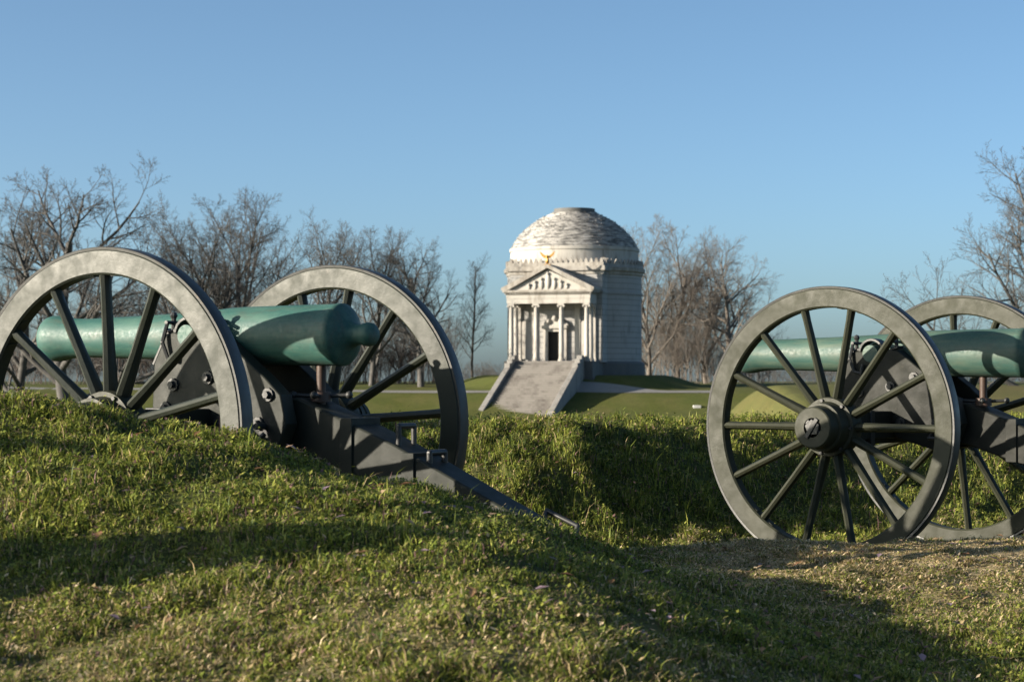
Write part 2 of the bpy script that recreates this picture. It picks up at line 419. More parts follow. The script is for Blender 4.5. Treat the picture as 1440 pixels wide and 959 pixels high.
# ------------------------------------------------------------------ monument
def build_monument():
    rt = empty("domed_monument", (MC.x, MC.y, 0), math.radians(-17.3),
               "white marble domed memorial with columned porch and wide stone steps on a grassy rise", "monument")
    # local frame: -y is the way the porch faces, z as in the world
    Z0, ZF = -.6, 1.62
    m = MB(); m.lathe([(Z0, 8.25), (1.35, 8.25), (1.62, 8.0), (1.62, 7.6)], 'z', 96); m.build("base_course", M_plinth, rt, 25)
    # drum
    m = MB(); m.lathe([(1.5, 7.86), (9.2, 7.86), (9.25, 7.98), (9.6, 7.98), (9.65, 7.86), (11.5, 7.86), (11.5, 7.0)], 'z', 112)
    drum = m.build("drum_wall", M_wall, rt, 25)
    m = MB(); m.lathe([(11.45, 7.86), (11.6, 8.0), (11.85, 8.02), (11.95, 8.25), (12.35, 8.3), (12.4, 8.1), (12.75, 8.05), (12.75, 7.3)], 'z', 112)
    for i in range(76):
        a = 2 * PI * i / 76
        M = Matrix.Rotation(a, 4, 'Z') @ Matrix.Translation((0, -7.98, 12.75))
        if abs(((a + PI) % (2 * PI)) - PI) < .74: continue
        m.prism([(-.17, -.01), (.17, -.01), (.19, .18), (.10, .40), (0, .52), (-.10, .40), (-.19, .18)], -.09, .09)
        n = 14; m.v[-n:] = [tuple(M @ Vector(v)) for v in m.v[-n:]]
    m.build("cornice", M_dcorn, rt, 25)
    # projecting front bay
    W = 5.45
    m = MB(); m.box(-W, W, -7.95, -4.2, 1.5, 11.5); m.box(-W - .1, W + .1, -8.05, -4.2, 9.25, 9.6)
    m.build("front_bay", M_wall, rt, 25)
    m = MB()
    for (e, z0, z1) in ((.12, 11.45, 11.85), (.38, 11.86, 12.38), (.18, 12.39, 12.78)):
        m.box(-W - e, W + e, -7.95 - e, -5.2, z0, z1)
    for i in range(19):
        x = -W + .1 + (2 * W - .2) * i / 18
        m.prism([(x - .17, 12.77), (x + .17, 12.77), (x + .19, 12.95), (x + .1, 13.18), (x, 13.32), (x - .1, 13.18), (x - .19, 12.95)], -7.98, -7.80)
    for sx in (-1, 1):
        for i in range(4):
            y = -7.5 + i * .62
            m.prism([(y - .17, 12.77), (y + .17, 12.77), (y + .19, 12.95), (y + .1, 13.18), (y, 13.32), (y - .1, 13.18), (y - .19, 12.95)], sx * (W + .02) - .09, sx * (W + .02) + .09, 'yz')
    m.build("bay_cornice", M_dcorn, rt, 25)
    # attic ring and stepped dome
    m = MB(); m.lathe([(12.7, 7.55), (14.35, 7.5), (14.4, 7.62), (14.75, 7.62), (14.8, 7.3)], 'z', 112); m.build("attic_ring", M_marble, rt, 25)
    prof = [(14.7, 7.35)]
    px = [(14.78, 7.42), (15.6, 6.98), (16.3, 6.48), (17.0, 5.82), (17.9, 4.68), (18.5, 3.6), (18.95, 2.58), (19.6, 2.4)]
    def rz(z): return float(np.interp(z, [a for a, _ in px], [b for _, b in px]))
    zs = np.concatenate([np.linspace(14.8, 16.2, 5), np.linspace(16.5, 18.85, 12)])
    for i, z in enumerate(zs):
        r = rz(z); zn = zs[i + 1] if i + 1 < len(zs) else 19.0; st = .12 if i < 5 else .05
        prof += [(z, r), (z + (.24 if i < 5 else .12), r - .02), (zn - .02, min(rz(zn) + st, r - .03))]
    m = MB(); m.lathe(prof, 'z', 120)   # raised stone blocks scattered over the dome courses
    rr = random.Random(3)
    for i, z in enumerate(zs):
        r = rz(z)
        n = max(10, int(2 * PI * r / .75))
        for k in range(n):
            if rr.random() < .45: continue
            a = 2 * PI * (k + .5 * (i % 2)) / n
            M = Matrix.Rotation(a, 4, 'Z')
            m.box(-.30, .30, -r - .05, -r + .25, z - .02, z + .10 + rr.random() * .05, M)
    m.build("dome", M_dome, rt, 20)
    m = MB(); m.lathe([(18.95, 2.62), (19.12, 2.62), (19.14, 2.42), (19.5, 2.40), (19.5, 2.1), (19.2, 2.05)], 'z', 48); m.build("oculus_ring", M_plinth, rt, 25)
    # podium under the porch
    m = MB(); m.box(-5.15, 5.15, -11.15, -6.5, -2.6, ZF); m.box(-5.3, 5.3, -11.3, -6.5, -2.6, -.2); m.build("podium", M_plinth, rt, 25)
    # columns
    col0 = None
    xs = [-4.4, -1.467, 1.467, 4.4]
    def column():
        m = MB()
        m.lathe([(0, .40), (.14, .40), (.17, .34), (.26, .37), (.32, .29)], 'z', 24)
        prof = [(.32, .285), (2.2, .28), (4.4, .25), (5.95, .235), (6.0, .26), (6.08, .24), (6.15, .25), (6.22, .34)]
        m.lathe(prof, 'z', 24)
        for k in range(16):
            a = 2 * PI * k / 16
            m.tube((.272 * math.cos(a), .272 * math.sin(a), .36), (.232 * math.cos(a), .232 * math.sin(a), 5.9), .018, .014, 4, False)
        m.box(-.37, .37, -.34, .34, 6.22, 6.44)
        for sx in (-1, 1): m.tube((sx * .33, -.34, 6.16), (sx * .33, .34, 6.16), .12, .12, 12)
        return m
    spots = [(x, -10.75) for x in xs] + [(-4.4, -9.0), (4.4, -9.0)]
    for i, (x, y) in enumerate(spots):
        if col0 is None: c = col0 = column().build("column", M_marble, rt, 40)
        else: c = col0.copy(); C.objects.link(c); c.parent = rt
        c.location = (x, y, ZF)
    # antae against the wall
    for x in (-4.4, -2.6, 2.6, 4.4):
        m = MB(); m.box(x - .32, x + .32, -8.2, -7.9, ZF, ZF + 6.1); m.box(x - .4, x + .4, -8.27, -7.9, ZF + 6.1, ZF + 6.44); m.box(x - .38, x + .38, -8.25, -7.9, ZF, ZF + .3)
        m.build("pilaster", M_marble, rt, 25)
    # doorway
    m = MB(); m.box(-.85, .85, -8.02, -7.97, ZF, ZF + 3.35); door = m.build("doorway", M_hole, rt, 0)  # flat black slab; the dark opening is only painted
    m = MB()
    for s in (-1, 1): m.box(s * .85 if s > 0 else -1.35, 1.35 if s > 0 else -.85, -8.3, -7.9, ZF, ZF + 3.7)
    m.box(-.85, .85, -8.3, -7.9, ZF + 3.35, ZF + 3.7); m.box(-1.6, 1.6, -8.55, -7.9, ZF + 3.7, ZF + 4.05)
    m.prism([(-1.6, ZF + 4.05), (1.6, ZF + 4.05), (1.35, ZF + 4.35), (.6, ZF + 4.75), (0, ZF + 5.15), (-.6, ZF + 4.75), (-1.35, ZF + 4.35)], -8.4, -7.9)
    for s in (-1, 1): m.ball((s * .75, -8.45, ZF + 4.5), .32, 10)
    m.ball((0, -8.45, ZF + 4.85), .34, 10)
    m.build("door_frame", M_marble, door, 30)
    # tall pale inscribed tablets between the antae
    for s in (-1, 1):
        m = MB(); m.box(s * 3.5 - .62, s * 3.5 + .62, -8.12, -7.93, ZF + .25, ZF + 4.2); m.prism([(s * 3.5 - .62, ZF + 4.2), (s * 3.5 + .62, ZF + 4.2), (s * 3.5 + .4, ZF + 4.5), (s * 3.5, ZF + 4.62), (s * 3.5 - .4, ZF + 4.5)], -8.12, -7.93)
        m.build("wall_tablet", M_marble, rt, 25)
    # entablature, ceiling
    ZE = ZF + 6.44
    m = MB(); m.box(-4.85, 4.85, -11.12, -10.38, ZE, ZE + .55); m.box(-4.9, 4.9, -11.17, -10.33, ZE + .55, ZE + 1.05)
    for s in (-1, 1): m.box(min(s * 4.1, s * 4.82), max(s * 4.1, s * 4.82), -10.38, -7.9, ZE, ZE + 1.05)
    m.box(-4.1, 4.1, -10.33, -7.9, ZE + .7, ZE + 1.05)
    m.build("entablature", M_marble, rt, 25)
    m = MB(); m.box(-5.25, 5.25, -11.5, -7.9, ZE + 1.25, ZE + 1.5)
    for i in range(34):
        x = -4.95 + 9.9 * i / 33; m.box(x - .09, x + .09, -11.36, -11.15, ZE + 1.05, ZE + 1.25)
    m.box(-4.95, 4.95, -11.16, -7.9, ZE + 1.05, ZE + 1.25)
    m.build("porch_cornice", M_dcorn, rt, 25)
    # pediment
    zb, zt, hw = ZE + 1.5, ZE + 4.1, 5.4
    m = MB(); m.prism([(-hw + .6, zb), (hw - .6, zb), (0, zt - .35)], -11.1, -7.9)
    ped = m.build("pediment", M_marble, rt, 25)
    m = MB()
    for s in (-1, 1):
        m.prism([(s * hw, zb), (s * hw, zb + .28), (0, zt + .3), (0, zt - .12), (s * (hw - .75), zb)][::s], -11.5 - .003 * (s + 1), -7.9)
    m.build("raking_cornice", M_dcorn, ped, 25)
    m = MB()   # carved figures in the tympanum
    for (x, z, r, sz) in ((0, .95, .30, 3.0), (-.75, .65, .26, 2.3), (.75, .65, .26, 2.3), (-1.5, .5, .24, 1.8), (1.5, .5, .24, 1.8), (-2.2, .35, .22, 1.2), (2.2, .35, .22, 1.2)):
        m.ball((x, -11.12, zb + z), r, 10, (1, .6, sz)); m.ball((x, -11.2, zb + z + r * sz), .17, 8)
    m.build("tympanum_figures", M_marble, ped, 40)
    # eagle
    e = MB(); e.ball((0, -11.35, zt + .95), .36, 12, (.85, .8, 1.7)); e.ball((0, -11.5, zt + 1.62), .2, 10, (1, 1.2, 1))
    e.tube((0, -11.6, zt + 1.62), (0, -11.85, zt + 1.55), .08, .02, 6)
    e.box(-.42, .42, -11.55, -10.95, zt + .08, zt + .4)
    for s in (-1, 1):
        e.prism([(s * .15, zt + 1.3), (s * .55, zt + 1.35), (s * .95, zt + 1.75), (s * 1.25, zt + 2.35), (s * 1.05, zt + 2.3), (s * .6, zt + 1.9), (s * .15, zt + 1.65)][::s], -11.42, -11.28)
    e.build("eagle_finial", M_gold, rt, 50, M=Matrix.Translation((0, -11.35, zt)) @ Matrix.Scale(.72, 4) @ Matrix.Translation((0, 11.35, -zt)))
    # stairs: rise from z = -4.35 to the porch floor
    ZB = 1.62 - 26 * 1.62 / 7; y0, y1 = -23.6, -11.3; n = 26
    m = MB(); poly = [(y1, ZB - 1.2), (y0, ZB - 1.2)]
    for i in range(n):
        ya = y0 + (y1 - y0) * i / n; poly += [(ya, ZB + (ZF - ZB) * i / n), (ya, ZB + (ZF - ZB) * (i + 1) / n)]
    poly.append((y1, ZF))
    HW = 3.6
    m.prism(poly, -HW, HW, 'yz'); m.build("stairs", M_stair, rt, 20)
    for s in (-1, 1):
        m = MB(); a, b = (HW, HW + .62) if s > 0 else (-HW - .62, -HW)
        m.prism([(y0 - .35, ZB - 1.2), (y0 - .35, ZB + .15), (y0 + .1, ZB + .62), (y1 - 2.6, ZF - .7), (y1 - 2.6, ZF - .25), (y1 - 1.7, ZF - .25), (y1 - 1.7, ZF + .2), (y1 - .8, ZF + .2), (y1 - .8, ZF + .62), (y1 + .15, ZF + .62), (y1 + .15, ZB - 1.2)], a, b, 'yz')
        m.build("stair_wall", M_swall, rt, 20, .03)
    return rt
build_monument()

# small white stone marker on the lawn
m = MB(); mx_, my_ = 19.8, 213.5
m.box(-.42, .42, -.25, .25, -.1, .22); o = m.build("stone_marker", M_gravestone, None, 30, .03)
o.location = (mx_, my_, hz(mx_, my_)); tag(o, "low white stone marker block alone on the lawn right of the monument", "marker")

# ------------------------------------------------------------------ cannon
WR = .725; TRK = .762
def wheel_parts(rt, y, s, phase, MP):
    """s = outboard side; the rim stands a little outboard of the hub (dish)"""
    m = MB(); wd = .036
    r0, r1 = WR - .111, WR - .013
    m.lathe([(-wd, r0 + .008), (-wd, r1 - .004), (-wd + .005, r1), (wd - .005, r1), (wd, r1 - .004), (wd, r0 + .008), (wd - .008, r0), (-wd + .008, r0)], 'y', 128, close=True)
    for k in range(7):       # felloe joints: thin dowel plates and bolts inside the rim
        a = 2 * PI * (k + .25) / 7
        M = Matrix.Rotation(a, 4, 'Y')
        m.box(r0 - .022, r0 + .004, -.012, .012, -.016, .016, M)
        for q in (-1, 1): m.box(r0 - .006, r0 + .003, -.02, .02, q * .06 - .014, q * .06 + .014, M)
    rim = m.build("wheel", MP, rt, 30)
    rim.location = (0, y, WR); rim.rotation_euler = (0, phase, 0)
    m = MB(); m.lathe([(-.032, r1 + .0005), (-.034, WR - .002), (-.030, WR), (.030, WR), (.034, WR - .002), (.032, r1 + .0005)], 'y', 128, close=True)
    m.build("tyre", M_tyre, rim, 30)
    sp0 = None
    for k in range(14):
        if sp0 is None:
            m = MB()
            secs = [(.11, .024, .042), (.19, .024, .038), (.34, .021, .030), (.56, .020, .027), (.618, .022, .030)]
            rings = []
            for (r, tx, ty) in secs:
                yy = -s * .038 * (1 - (r - .11) / .508)
                rings.append([(a * tx, yy + b * ty, r) for a, b in ((0, 1), (.62, .72), (1, .15), (1, -.15), (.62, -.72), (0, -1), (-.62, -.72), (-1, -.15), (-1, .15), (-.62, .72))])
            vs = [v for R_ in rings for v in R_]; fs = []
            for a in range(len(rings) - 1):
                for i in range(10):
                    j = (i + 1) % 10; fs.append((a * 10 + i, a * 10 + j, (a + 1) * 10 + j, (a + 1) * 10 + i))
            m.add(vs, fs); sp = sp0 = m.build("spoke", MP, rim, 28)
        else:
            sp = sp0.copy(); C.objects.link(sp); sp.parent = rim
        sp.rotation_euler = (0, 2 * PI * k / 14, 0)
    # nave: barrel-shaped hub with iron flange and bands
    m = MB(); q = -s * .036
    def P(l): return [(q + s * a, r) for a, r in l]
    m.lathe(P([(-.14, .0), (-.14, .085), (-.125, .10), (-.05, .128), (-.048, .150), (-.030, .155), (.030, .155), (.048, .150), (.05, .132), (.10, .120), (.102, .126), (.122, .124), (.124, .112), (.165, .104), (.167, .108), (.195, .106), (.200, .100), (.200, .050), (.170, .046), (.170, 0)]), 'y', 48)
    hub = m.build("hub", M_paintR, rim, 30)
    m = MB(); m.tube((0, 0, 0), (0, s * .014, 0), .010, .009, 6)
    repeat(m.build("flange_bolt", M_iron, hub, 30), [(math.cos(2 * PI * k / 7 + .2) * .138, q + s * .046, math.sin(2 * PI * k / 7 + .2) * .138) for k in range(7)])
    m = MB()
    m.tube((0, q + s * .165, 0), (0, q + s * .203, 0), .046, .045, 5)
    m.box(-.058, .058, q + min(s * .176, s * .196), q + max(s * .176, s * .196), -.014, .014, Matrix.Rotation(.5, 4, 'Y'))
    m.box(-.012, .012, q + min(s * .196, s * .209), q + max(s * .196, s * .209), -.062, .056, Matrix.Rotation(.35, 4, 'Y'))
    m.build("linchpin", M_iron, hub, 30, .003)
    return rim

def build_cannon(name, MP, MBR, phase, shift, strch, label, cat, grp):
    rt = empty(name, label=label, cat=cat, group=grp)
    wheel_parts(rt, -TRK, -1, phase, MP); wheel_parts(rt, TRK, 1, phase + .15, MP)
    MW = MP; MP = M_body if MP is M_paintL else M_bodyR
    # axle
    m = MB(); m.box(-.068, .068, -.60, .60, .655, .80); m.box(-.045, .045, -.62, .62, .628, .6555)
    m.prism([(-.60, .655), (-.60, .80), (-.5, .80), (-.5, .655)], -.08, .08, 'yz')
    ax = m.build("axle", MP, rt, 30, .006)
    m = MB(); m.tube((0, -.80, WR), (0, .80, WR), .043, .043, 16)
    for s in (-1, 1): m.box(-.074, .074, s * .42 - .022, s * .42 + .022, .62, .806)
    m.build("axle_arm", M_iron, ax, 30, .003)
    # cheeks
    poly = [(-.25, .80), (-.24, .99), (-.17, 1.115), (-.125, 1.125), (-.09, 1.105), (-.03, 1.105), (.0, 1.13), (.10, 1.125), (.20, 1.05), (.36, .93), (.44, .86), (.47, .74), (.42, .62), (.30, .60), (.10, .655), (-.07, .80), (-.16, .74)]
    for s in (-1, 1):
        m = MB(); m.prism(poly, s * .16 - .04, s * .16 + .04)
        ch = m.build("cheek", MP, rt, 30, .006)
        m = MB(); y0 = s * .16; yo = y0 + s * .042
        # under strap following the top edge, cap square over the trunnion, keys and chain
        tp = [(-.255, .985), (-.18, 1.12), (-.128, 1.133)]
        for a, b in zip(tp[:-1], tp[1:]): m.tube((a[0], y0, a[1]), (b[0], y0, b[1]), .012, .012, 6, True, 3.0, (0, 1, 0))
        n = 10; arc = []
        for k in range(n + 1):
            t = PI * k / n; arc.append((-.06 + .064 * math.cos(t), 1.112 + .064 * math.sin(t)))
        arc = [(.10, 1.136)] + arc + [(-.19, 1.128)]
        poly2 = arc + [(x, z + .014) if i in (0, len(arc) - 1) else (-.06 + (x + .06) * 1.22, 1.112 + (z - 1.112) * 1.22) for i, (x, z) in list(enumerate(arc))[::-1]]
        k = len(arc)
        vs = [(x, y0 - .035, z) for x, z in poly2] + [(x, y0 + .035, z) for x, z in poly2]; fs = []
        N = 2 * k
        for i in range(k - 1):
            a, b, c, d = i, i + 1, N - 2 - i, N - 1 - i
            fs += [(a, b, c, d), (a + N, d + N, c + N, b + N)]
        fs += [(i, i + N, (i + 1) % N + N, (i + 1) % N) for i in range(N)]
        m.add(vs, fs)
        m.build("cap_square", M_iron, ch, 30, .002)
        m = MB(); m.tube((0, 0, -.02), (0, 0, .045), .011, .011, 8); m.tube((0, -.05, .02), (0, .05, .02), .009, .009, 6); m.ball((0, 0, .05), .017, 8)
        repeat(m.build("cap_key", M_iron, ch, 40), [(.075, y0, 1.15), (-.165, y0, 1.145)])
        m = MB()
        m.path([(-.165, yo - s * .0, 1.16), (-.175, yo + s * .02, 1.08), (-.15, yo + s * .012, 1.01), (-.11, yo + s * .012, 1.0), (-.10, yo + s * .01, 1.05)], .009, 6)
        m.build("key_chain", M_iron, ch, 40)
        m = MB(); m.tube((0, s * .038, 0), (0, s * .050, 0), .030, .028, 10); m.tube((0, s * .046, 0), (0, s * .066, 0), .018, .015, 6)
        repeat(m.build("bolt", M_iron, ch, 30), [(x, y0, z) for x, z in ((-.13, .90), (.06, .93), (.20, .98), (.33, .74), (.12, .74), (-.17, .80), (.38, .86))])
        # washer hook bar low on the cheek
        m = MB(); m.path([(.30, yo, .68), (.31, yo + s * .05, .66), (.36, yo + s * .06, .66), (.40, yo + s * .05, .70)], .011, 6)
        m.build("implement_hook", M_iron, ch, 40)
    m = MB(); m.box(.33, .39, -.20, .20, .70, .76); m.tube((.36, -.26, .73), (.36, .26, .73), .014, .014, 8); m.build("transom_bolt", M_iron, rt, 30)
    # stock
    sec = [(-.10, .665, .86, .105), (.45, .625, .845, .095), (.92, .475, .665, .09), (1.30, .345, .49, .082), (1.62, .215, .345, .078), (1.95, .10, .20, .068), (2.12, .045, .135, .055)]
    m = MB(); vs = [];
    for (x, a, b, h) in sec: vs += [(x, -h, a), (x, h, a), (x, h, b), (x, -h, b)]
    fs = [(0, 1, 2, 3), tuple(4 * (len(sec) - 1) + i for i in (3, 2, 1, 0))]
    for i in range(len(sec) - 1):
        for k in range(4): fs.append((i * 4 + k, i * 4 + (k + 1) % 4, i * 4 + 4 + (k + 1) % 4, i * 4 + 4 + k))
    m.add(vs, fs); st = m.build("stock", MP, rt, 30, .008)
    for (x, zt, zb_, h) in ((.70, .757, .548, .094), (1.0, .621, .44, .089)):
        m = MB(); m.box(x - .03, x + .03, -h - .008, h + .008, zb_ - .008, zt + .008); m.build("iron_strap", MP, st, 30, .002)
    m = MB()
    m.path([(2.02, -.05, .13), (2.18, -.04, .10), (2.27, 0, .09), (2.18, .04, .10), (2.02, .05, .13)], .018, 8)
    m.build("lunette", M_iron, st, 30, .002)
    def handle(nm, x, z, hh, wdt, r=.011):
        m = MB(); m.path([(x, -wdt, z - .02), (x, -wdt, z + hh), (x, wdt, z + hh), (x, wdt, z - .02)], r, 8); m.build(nm, M_iron, st, 50)
    handle("pointing_ring", .93, .665, .07, .055, .012); handle("pointing_ring", 1.08, .595, .035, .055, .013)
    for s in (-1, 1):
        m = MB(); m.path([(1.52, s * .075, .33), (1.52, s * .12, .405), (1.66, s * .12, .35), (1.66, s * .072, .26)], .010, 8); m.build("trail_handle", M_iron, st, 50)
    # elevating screw
    m = MB(); m.tube((.50, 0, .80), (.50, 0, 1.0), .020, .020, 14)
    m.tube((.50, 0, .83), (.50, 0, .87), .045, .042, 14); m.tube((.50, 0, .985), (.50, 0, 1.0), .032, .032, 12)
    es = m.build("elevating_screw", M_rust, rt, 40)
    m = MB()
    for k in range(4):
        a = PI / 2 * k + .4
        m.tube((.50, 0, .852), (.50 + math.cos(a) * .115, math.sin(a) * .115, .858), .009, .008, 8); m.ball((.50 + math.cos(a) * .12, math.sin(a) * .12, .858), .017, 8)
    m.build("screw_handle", M_iron, es, 50)
    # bronze tube
    z = 1.108
    pr = [(-1.02, .057), (-1.035, .060), (-1.037, .092), (-1.028, .099), (-1.005, .104), (-.985, .1045), (-.955, .102), (-.915, .0935), (-.87, .0885), (-.80, .087), (-.40, .098), (-.10, .111), (.02, .121), (.10, .1245), (.45, .128), (.585, .128), (.592, .1305), (.612, .1305), (.620, .124), (.632, .108), (.648, .082), (.658, .064), (.668, .050), (.690, .043), (.708, .042), (.722, .047), (.742, .050), (.762, .046), (.776, .032), (.780, .0)]
    m = MB(); m.lathe([(x * strch + shift, r) for x, r in pr], 'x', 64, (0, 0, z))
    for s in (-1, 1): m.tube((-.06, 0, z), (-.06, s * .205, z), .046, .046, 24); 
    for s in (-1, 1): m.tube((-.06, s * .10, z), (-.06, s * .122, z), .066, .062, 24)
    br = m.build("barrel", MBR, rt, 40)
    m = MB(); m.lathe([(-1.02 * strch + shift, .0572), (-.7 + shift, .0568), (-.7 + shift, 0)], 'x', 32, (0, 0, z)); m.build("bore", M_hole, br, 40)
    return rt

cl = build_cannon("field_cannon", M_paintL, M_bronL, math.radians(0), 0.0, 1.0,
    "green bronze cannon behind the grassy mound at left, its rims shining pale in the sun", "cannon", "field cannons of the battery")
cl.location = (-1.2244, 8.585, -.2141 - WR); cl.rotation_euler = (math.radians(-.0), 0, math.radians(-31.24))
cr = build_cannon("field_cannon", M_paintR, M_bronR, math.radians(12.86), .10, 1.05,
    "cannon at right with dull dark olive wheels, between dry grass and the green bank", "cannon", "field cannons of the battery")
cr.location = (2.1046, 10.867, -.2651 - WR); cr.rotation_euler = (0, 0, math.radians(-38.62))

# ------------------------------------------------------------------ bare winter trees
class Seg:
    """tapered segments, turned into one tube mesh with numpy"""
    def __init__(s): s.a = []; s.b = []; s.ra = []; s.rb = []
    def add(s, a, b, ra, rb): s.a.append(a); s.b.append(b); s.ra.append(ra); s.rb.append(rb)
    def build(s, name, mat, parent, n, org=(0, 0, 0)):
        A = np.array(s.a) - org; B = np.array(s.b) - org; ra = np.array(s.ra); rb = np.array(s.rb)
        d = B - A; d /= np.linalg.norm(d, axis=1)[:, None] + 1e-9
        ref = np.where(np.abs(d[:, 2:3]) < .9, np.array([[0, 0, 1.]]), np.array([[1., 0, 0]]))
        u = np.cross(d, ref); u /= np.linalg.norm(u, axis=1)[:, None]; v = np.cross(d, u)
        t = 2 * PI * np.arange(n) / n
        off = np.cos(t)[None, :, None] * u[:, None, :] + np.sin(t)[None, :, None] * v[:, None, :]
        V = np.concatenate([A[:, None] + off * ra[:, None, None], B[:, None] + off * rb[:, None, None]], 1).reshape(-1, 3)
        base = (np.arange(len(A)) * 2 * n)[:, None, None]
        i = np.arange(n); j = (i + 1) % n
        F = (base + np.stack([i, j, j + n, i + n], -1)[None]).reshape(-1, 4)
        return np_mesh(name, V, F, mat, parent, smooth=True)

def grow(rnd, limbs, twigs, p, d, L, r, lev, P):
    """one branch and its children; p, d are plain 3-lists"""
    kids = P['kids']; last = len(kids)
    n = (7, 6, 5, 4, 3, 2)[min(lev, 5)]
    wob = P['wob'] * (.5, .8, 1, 1, 1.1, 1.2)[min(lev, 5)]; up = P['up'][min(lev, len(P['up']) - 1)]
    pts = [p]; dirs = [d]; rads = [r]
    r_end = r * ((.45, .3, .3, .35, .45, .5)[min(lev, 5)])
    for i in range(n):
        dx = d[0] + rnd.gauss(0, wob); dy = d[1] + rnd.gauss(0, wob); dz = d[2] + rnd.gauss(0, wob) + up
        q = math.sqrt(dx * dx + dy * dy + dz * dz); d = (dx / q, dy / q, dz / q)
        p2 = (p[0] + d[0] * L / n, p[1] + d[1] * L / n, p[2] + d[2] * L / n)
        r2 = r + (r_end - r) * (i + 1) / n
        (limbs if lev <= P['limb_lev'] else twigs).add(p, p2, rads[-1], r2)
        p = p2; pts.append(p); dirs.append(d); rads.append(r2)
    if lev >= last: return
    k = kids[lev]; k = k if lev == 0 else max(2, int(k * rnd.uniform(.75, 1.25)))
    t0 = P['start'] if lev == 0 else .22
    az = rnd.uniform(0, 2 * PI)
    for c in range(k):
        t = t0 + (1 - t0) * ((c + rnd.uniform(.1, .9)) / k)
        f = t * n; i = min(n - 1, int(f)); f -= i
        b = tuple(pts[i][a] * (1 - f) + pts[i + 1][a] * f for a in range(3)); dd = Vector(dirs[i + 1])
        az += 2.4 + rnd.uniform(-.5, .5)
        ang = math.radians(P['ang'][min(lev, len(P['ang']) - 1)] * rnd.uniform(.7, 1.25)) * (1.15 - .35 * t)
        side = dd.orthogonal().normalized(); side.rotate(Matrix.Rotation(az, 3, dd))
        nd = dd * math.cos(ang) + side * math.sin(ang)
        ll = L * P['len'][min(lev, len(P['len']) - 1)] * rnd.uniform(.75, 1.15) * (1.1 - (.55 if lev == 0 else .45) * t)
        rr_ = min(rads[i] * .8, (rads[i] * (1 - f) + rads[i + 1] * f) * P['rk'])
        grow(rnd, limbs, twigs, b, tuple(nd), ll, max(rr_, P['rmin']), lev + 1, P)

def make_tree(seed, H, P, name="bare_tree", bk=M_bark):
    rnd = random.Random(seed); limbs, twigs = Seg(), Seg()
    rt = empty(name)
    grow(rnd, limbs, twigs, (0, 0, -.3), (rnd.uniform(-.04, .04), 0, 1), H * P['trunk'], H * P['r'], 0, P)
    limbs.build("trunk", bk, rt, 7); twigs.build("crown", bk, rt, 3)
    zmax = max(b[2] for b in twigs.b); rt['h0'] = zmax
    return rt
P_OAK = dict(kids=(11, 8, 7, 6, 3), start=.18, trunk=.60, r=.021, ang=(52, 48, 45, 42, 40), len=(.72, .58, .55, .52, .5), up=(.0, .05, .04, .02, .01), wob=.13, rk=.64, rmin=.014, limb_lev=2)
P_VASE = dict(kids=(13, 9, 7, 6, 3), start=.10, trunk=.66, r=.017, ang=(38, 40, 42, 42, 42), len=(.82, .50, .50, .5, .5), up=(.0, .07, .05, .03, .01), wob=.11, rk=.64, rmin=.014, limb_lev=2)
P_SLIM = dict(kids=(26, 8, 6, 4), start=.18, trunk=.92, r=.011, ang=(50, 45, 42, 40), len=(.24, .55, .55, .5), up=(.0, .09, .05, .03), wob=.07, rk=.45, rmin=.013, limb_lev=1)
P_BROAD = dict(kids=(15, 10, 8, 6, 3), start=.18, trunk=.70, r=.017, ang=(58, 50, 45, 42, 40), len=(.62, .56, .54, .5, .5), up=(.0, .10, .06, .04, .03), wob=.12, rk=.62, rmin=.012, limb_lev=2)
PROTO = {
 'oakA': make_tree(3, 24, P_OAK), 'oakB': make_tree(14, 24, P_OAK), 'vaseA': make_tree(5, 24, P_VASE), 'vaseB': make_tree(21, 24, P_VASE),
 'vaseP': make_tree(33, 24, P_VASE, bk=M_bark_pale), 'oakP': make_tree(8, 24, P_OAK, bk=M_bark_pale), 'slim': make_tree(9, 20, P_SLIM, bk=M_bark_dark), 'broad': make_tree(17, 24, P_BROAD)}
used = set()
